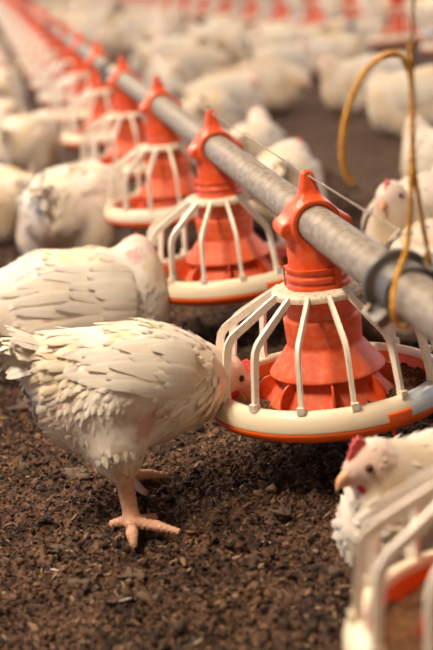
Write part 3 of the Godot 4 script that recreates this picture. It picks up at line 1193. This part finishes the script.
func feeding_hen() -> void:
	var o := V(-0.33, 0, 0.03)
	var t := thing("hen", "white hen standing on orange legs with its head inside the feeder grill", "hen", o)
	var raw := [
		[V(-0.392, 0.250, 0.042), V(-0.440, 0.276, 0.046), 0.044, 0.020, 4, 1],
		[V(-0.378, 0.214, 0.038), V(-0.335, 0.199, 0.033), 0.060, 0.084, 0, -1],
		[V(-0.335, 0.199, 0.033), V(-0.265, 0.196, 0.025), 0.084, 0.080, 0, -1],
		[V(-0.265, 0.194, 0.025), V(-0.212, 0.186, 0.015), 0.080, 0.061, 0, -1],
		[V(-0.370, 0.168, 0.040), V(-0.318, 0.160, 0.035), 0.057, 0.058, 5, -1],
		[V(-0.250, 0.162, 0.020), V(-0.208, 0.167, 0.012), 0.051, 0.046, 0, -1],
		[V(-0.222, 0.188, 0.004), V(-0.172, 0.179, -0.013), 0.053, 0.029, 1, -1],
		[V(-0.172, 0.179, -0.013), V(-0.142, 0.174, -0.014), 0.027, 0.021, 1, -1],
		[V(-0.138, 0.170, -0.013), V(-0.121, 0.156, -0.010), 0.0225, 0.0160, 2, -1],
		[V(-0.335, 0.178, 0.075), V(-0.330, 0.125, 0.098), 0.055, 0.033, 5, 1],
		[V(-0.330, 0.125, 0.098), V(-0.328, 0.098, 0.100), 0.031, 0.021, 5, 1],
		[V(-0.328, 0.098, 0.100), V(-0.325, 0.026, 0.111), 0.0135, 0.0105, 3, 1],
		[V(-0.325, 0.026, 0.111), V(-0.326, 0.015, 0.114), 0.0115, 0.0115, 3, 1],
		[V(-0.325, 0.015, 0.116), V(-0.293, 0.013, 0.142), 0.0085, 0.0075, 3, 1],
		[V(-0.293, 0.013, 0.142), V(-0.264, 0.008, 0.166), 0.0072, 0.0038, 3, 1],
		[V(-0.325, 0.015, 0.112), V(-0.290, 0.010, 0.101), 0.0080, 0.0045, 3, 1],
		[V(-0.327, 0.015, 0.118), V(-0.330, 0.013, 0.154), 0.0090, 0.0082, 3, 1],
		[V(-0.330, 0.013, 0.154), V(-0.332, 0.007, 0.186), 0.0080, 0.0042, 3, 1],
		[V(-0.329, 0.017, 0.111), V(-0.354, 0.010, 0.097), 0.0080, 0.0050, 3, 1],
		[V(-0.325, 0.165, -0.020), V(-0.320, 0.112, -0.044), 0.050, 0.031, 5, 1],
		[V(-0.320, 0.112, -0.044), V(-0.314, 0.020, -0.074), 0.0140, 0.0100, 3, 1],
		[V(-0.314, 0.016, -0.074), V(-0.280, 0.014, -0.068), 0.0085, 0.0075, 3, 1],
		[V(-0.280, 0.014, -0.068), V(-0.250, 0.008, -0.064), 0.0072, 0.0040, 3, 1],
		[V(-0.314, 0.016, -0.072), V(-0.292, 0.009, 0.000), 0.0085, 0.0048, 3, 1],
	]
	var bones := []
	for q in raw:
		bones.append([q[0] - o, q[1] - o, q[2], q[3], q[4], q[5]])
	var field := hen_mesh(t, bones, 0.0042, 9500, Color(1, 1, 1), 1, [[V(-0.286, 0.160, 0.112) - o, 0.030], [V(-0.385, 0.195, 0.096) - o, 0.022], [V(-0.262, 0.165, 0.10) - o, 0.022]])
	rng.seed = 61
	wing(t, field, V(-0.222, 0.246, 0.070) - o, V(-0.232, 0.192, 0.094) - o, V(-0.372, 0.250, 0.112) - o, 9)
	wing(t, field, V(-0.222, 0.246, -0.025) - o, V(-0.228, 0.186, -0.050) - o, V(-0.372, 0.252, -0.045) - o, 7)
	tail(t, V(-0.408, 0.266, 0.044) - o, V(-1.0, 0.45, 0.05), 0.064, 24)
	head_parts(t, V(-0.130, 0.165, -0.012) - o, V(0.62, -0.74, 0.26), V(0.78, 0.62, -0.1), 0.015, field)

func crouching_hen() -> void:
	var o := V(0.06, 0, 0.37)
	var t := thing("hen", "white crouching hen with red comb and wattle, watching beside the near feeder", "hen", o)
	var raw := [
		[V(0.165, 0.105, 0.325), V(0.215, 0.140, 0.305), 0.042, 0.014, 4, 1],
		[V(0.135, 0.088, 0.338), V(0.055, 0.086, 0.375), 0.066, 0.072, 0, -1],
		[V(0.055, 0.086, 0.375), V(-0.020, 0.075, 0.408), 0.072, 0.057, 0, -1],
		[V(0.110, 0.050, 0.350), V(0.010, 0.048, 0.395), 0.055, 0.050, 5, -1],
		[V(-0.010, 0.052, 0.405), V(-0.034, 0.060, 0.415), 0.050, 0.044, 0, -1],
		[V(0.012, 0.098, 0.392), V(-0.008, 0.130, 0.402), 0.052, 0.039, 1, -1],
		[V(-0.008, 0.130, 0.402), V(-0.030, 0.157, 0.412), 0.039, 0.026, 1, -1],
		[V(-0.034, 0.160, 0.413), V(-0.058, 0.155, 0.421), 0.0240, 0.0165, 2, -1],
	]
	var bones := []
	for q in raw:
		bones.append([q[0] - o, q[1] - o, q[2], q[3], q[4], q[5]])
	var field := hen_mesh(t, bones, 0.0042, 6500, Color(0.88, 0.85, 0.82), 2, [])
	rng.seed = 62
	wing(t, field, V(0.010, 0.135, 0.440) - o, V(-0.005, 0.085, 0.455) - o, V(0.130, 0.105, 0.408) - o, 7)
	wing(t, field, V(0.010, 0.135, 0.350) - o, V(-0.005, 0.085, 0.340) - o, V(0.130, 0.105, 0.278) - o, 5)
	tail(t, V(0.185, 0.118, 0.317) - o, V(1.0, 0.5, -0.4), 0.06, 11)
	var sf := MB.new()
	sf.feather(V(-0.055, 0.058, 0.448) - o, V(-0.75, 0.65, 0.1).normalized(), V(-0.5, 0.2, 0.8).normalized(), 0.050, 0.016, 0.1, 0.1, Color(0.80, 0.76, 0.70), Color(0.84, 0.81, 0.77))
	put("stray_feather", sf.mesh(M.feathers), t)
	head_parts(t, V(-0.045, 0.159, 0.417) - o, V(-0.94, -0.13, 0.30), V(-0.13, 0.99, 0.05), 0.018, field)

func sitting_bones(neck: Array, face: Vector3, spread := 1.0) -> Array:
	var h: Vector3 = neck[2]
	return [
		[V(-0.145, 0.165), V(-0.205, 0.205), 0.048, 0.014, 4, 1],
		[V(-0.135, 0.130), V(-0.05, 0.128), 0.072, 0.098 * spread, 0, -1],
		[V(-0.05, 0.128), V(0.05, 0.122), 0.098 * spread, 0.094 * spread, 0, -1],
		[V(0.05, 0.122), V(0.105, 0.115), 0.094 * spread, 0.072, 0, -1],
		[V(-0.08, 0.065, 0.05), V(0.05, 0.062, 0.045), 0.062, 0.062, 5, -1],
		[V(-0.08, 0.065, -0.05), V(0.05, 0.062, -0.045), 0.062, 0.062, 5, -1],
		[V(0.05, 0.07), V(0.11, 0.085), 0.066, 0.060, 0, -1],
		[V(0.095, 0.140), neck[0], 0.060, 0.048, 1, -1],
		[neck[0], neck[1], 0.048, 0.032, 1, -1],
		[neck[1], h, 0.032, 0.026, 1, -1],
		[h, h + face.normalized() * 0.020, 0.0260, 0.019, 2, -1],
	]

func make_sitting(label: String, neck: Array, face: Vector3, cell: float, count: int, tint: Color, sd: int, bald: Array, comb: float, group := "") -> Node3D:
	var t := thing("hen", label, "hen", Vector3.ZERO, group)
	var field := hen_mesh(t, sitting_bones(neck, face), cell, count, tint, sd, bald)
	rng.seed = 70 + sd
	for s in [-1.0, 1.0]:
		wing(t, field, V(0.075, 0.190, 0.060 * s), V(0.07, 0.115, 0.090 * s), V(-0.130, 0.165, 0.078 * s), 6, tint)
	tail(t, V(-0.165, 0.180), V(-1, 0.45, 0), 0.055, 9)
	head_parts(t, neck[2] + face.normalized() * 0.006, face, Vector3.UP, comb, field)
	return t

func place(p: Node3D, first: bool, at: Vector2, turn: float, sc: float, label: String, group := "") -> Node3D:
	var y := gh(at.x, at.y) - 0.004
	var r := p
	if first:
		p.position = V(at.x, y, at.y)
		p.rotation.y = turn
		tag(p, label, "hen", group)
	else:
		r = dup(p, "hen", V(at.x, y, at.y), turn, label, group)
	r.scale = Vector3.ONE * sc
	return r

func hens() -> void:
	quill_meshes()
	feeding_hen()
	# the hen crouching by the near feeder, comb up
	crouching_hen()
	# the hen sitting just behind the feeding one, face turned away
	var d := make_sitting("x", [V(0.120, 0.155, -0.008), V(0.135, 0.175, -0.014), V(0.138, 0.198, -0.02)], V(0.35, -0.1, -1.0), 0.0055, 5000, Color(1.02, 1.02, 1.04), 3, [[V(-0.06, 0.16, 0.095), 0.035], [V(-0.02, 0.20, 0.07), 0.020], [V(0.06, 0.17, 0.085), 0.018], [V(0.125, 0.20, 0.02), 0.02]], 0.012)
	place(d, true, Vector2(-0.325, -0.74), 0.10, 1.0, "white sitting hen behind the feeding hen, its face turned away")
	d.scale = Vector3(1.03, 1.18, 1.05)
	# the hen seen from behind, pink skin at its rump
	var e := make_sitting("x", [V(0.125, 0.150, 0.0), V(0.15, 0.165, 0.0), V(0.165, 0.180, 0.0)], V(1, -0.5, 0.0), 0.0065, 2500, Color(1.0, 1.0, 1.02), 4, [[V(-0.16, 0.10, 0.0), 0.05], [V(-0.12, 0.12, -0.08), 0.03], [V(-0.10, 0.16, 0.05), 0.02]], 0.012)
	place(e, true, Vector2(-0.245, -1.89), 1.15, 1.1, "white hen resting tail first with pink skin at its rump, by the feeders")
	e.scale = Vector3(1.05, 1.12, 1.28)
	# flock
	var grp := "hens of the flock beyond the feeders"
	var lab := "white hen resting among the flock on the litter farther back"
	var f1 := make_sitting("x", [V(0.118, 0.160), V(0.142, 0.200), V(0.150, 0.230)], V(1, -0.15, 0.1), 0.009, 600, Color(0.84, 0.80, 0.76), 5, [[V(-0.05, 0.15, 0.09), 0.03]], 0.016)
	var f2 := make_sitting("x", [V(0.125, 0.140), V(0.155, 0.140, 0.02), V(0.175, 0.125, 0.03)], V(1, -0.6, 0.3), 0.009, 600, Color(0.74, 0.67, 0.60), 6, [[V(-0.14, 0.12, 0.03), 0.04]], 0.014)
	var f3 := make_sitting("x", [V(0.118, 0.155), V(0.130, 0.180, 0.02), V(0.120, 0.195, 0.045)], V(0.2, -0.2, 1.0), 0.009, 600, Color(0.88, 0.86, 0.84), 7, [[V(0.0, 0.18, -0.07), 0.03]], 0.016)
	var protos := [f1, f2, f3]
	var first := [true, true, true]
	# x, z, turn, kind
	var spots := [
		[-0.47, -2.35, 2.2, 1, "dusty hen resting beside the hen shown tail first"], [-0.31, -3.50, 1.2, 2], [-0.38, -4.35, 1.8, 0], [-0.35, -5.5, 1.4, 1], [-0.66, -3.1, 2.0, 1],
		[0.71, -5.97, 0.2, 1], [0.80, -4.43, -0.3, 1], [1.29, -6.15, 2.7, 0], [0.55, -4.05, 0.5, 2], [0.40, -2.60, 1.2, 0, "white hen with its head up just behind the pipe, past the second hood"],
		[1.74, -6.40, 0.3, 1], [1.15, -4.01, -2.9, 0], [1.16, -3.22, 3.0, 2], [0.80, -1.80, 1.9, 0, "white hen sitting upright behind the yellow rope and the pink-faced hen"], [0.47, -1.02, -2.2, 0, "white hen with a pink face peering over the pipe beside the yellow rope"],
		[0.36, -1.95, 1.4, 2, "white hen resting right behind the guard wire between the first two hoods"], [0.38, -0.62, 1.3, 1, "dusty hen lying behind the pan the hen feeds from"], [1.05, -5.2, 0.6, 2], [1.02, -6.6, 1.2, 1],
		[1.42, -5.55, 2.2, 2], [0.38, -3.35, 1.3, 1], [0.46, -5.1, 1.7, 0],
	]
	rng.seed = 909
	var tries := 0
	while spots.size() < 190 and tries < 9000:
		tries += 1
		var z := -6.4 - 20.0 * pow(rng.randf(), 1.3)
		var x := 0.0
		var turn := rng.randf() * TAU
		if rng.randf() < 0.22:
			x = rng.randf_range(-0.48, -0.33)
			turn = PI / 2 * (1.0 if rng.randf() < 0.5 else -1.0) + rng.randf_range(-0.3, 0.3)
		else:
			x = rng.randf_range(0.38, 4.2)
		var l2 := 1.91 + (z + 5.39) * 0.0557
		if absf(x - l2) < 0.36:
			continue
		var ok := true
		for q in spots:
			if Vector2(q[0] - x, q[1] - z).length() < 0.43:
				ok = false
				break
		if ok:
			spots.append([x, z, turn, rng.randi() % 3])
	for q in spots:
		var k: int = q[3]
		place(protos[k], first[k], Vector2(q[0], q[1]), q[2], rng.randf_range(0.94, 1.1), q[4] if q.size() > 4 else lab, "" if q.size() > 4 else grp)
		first[k] = false
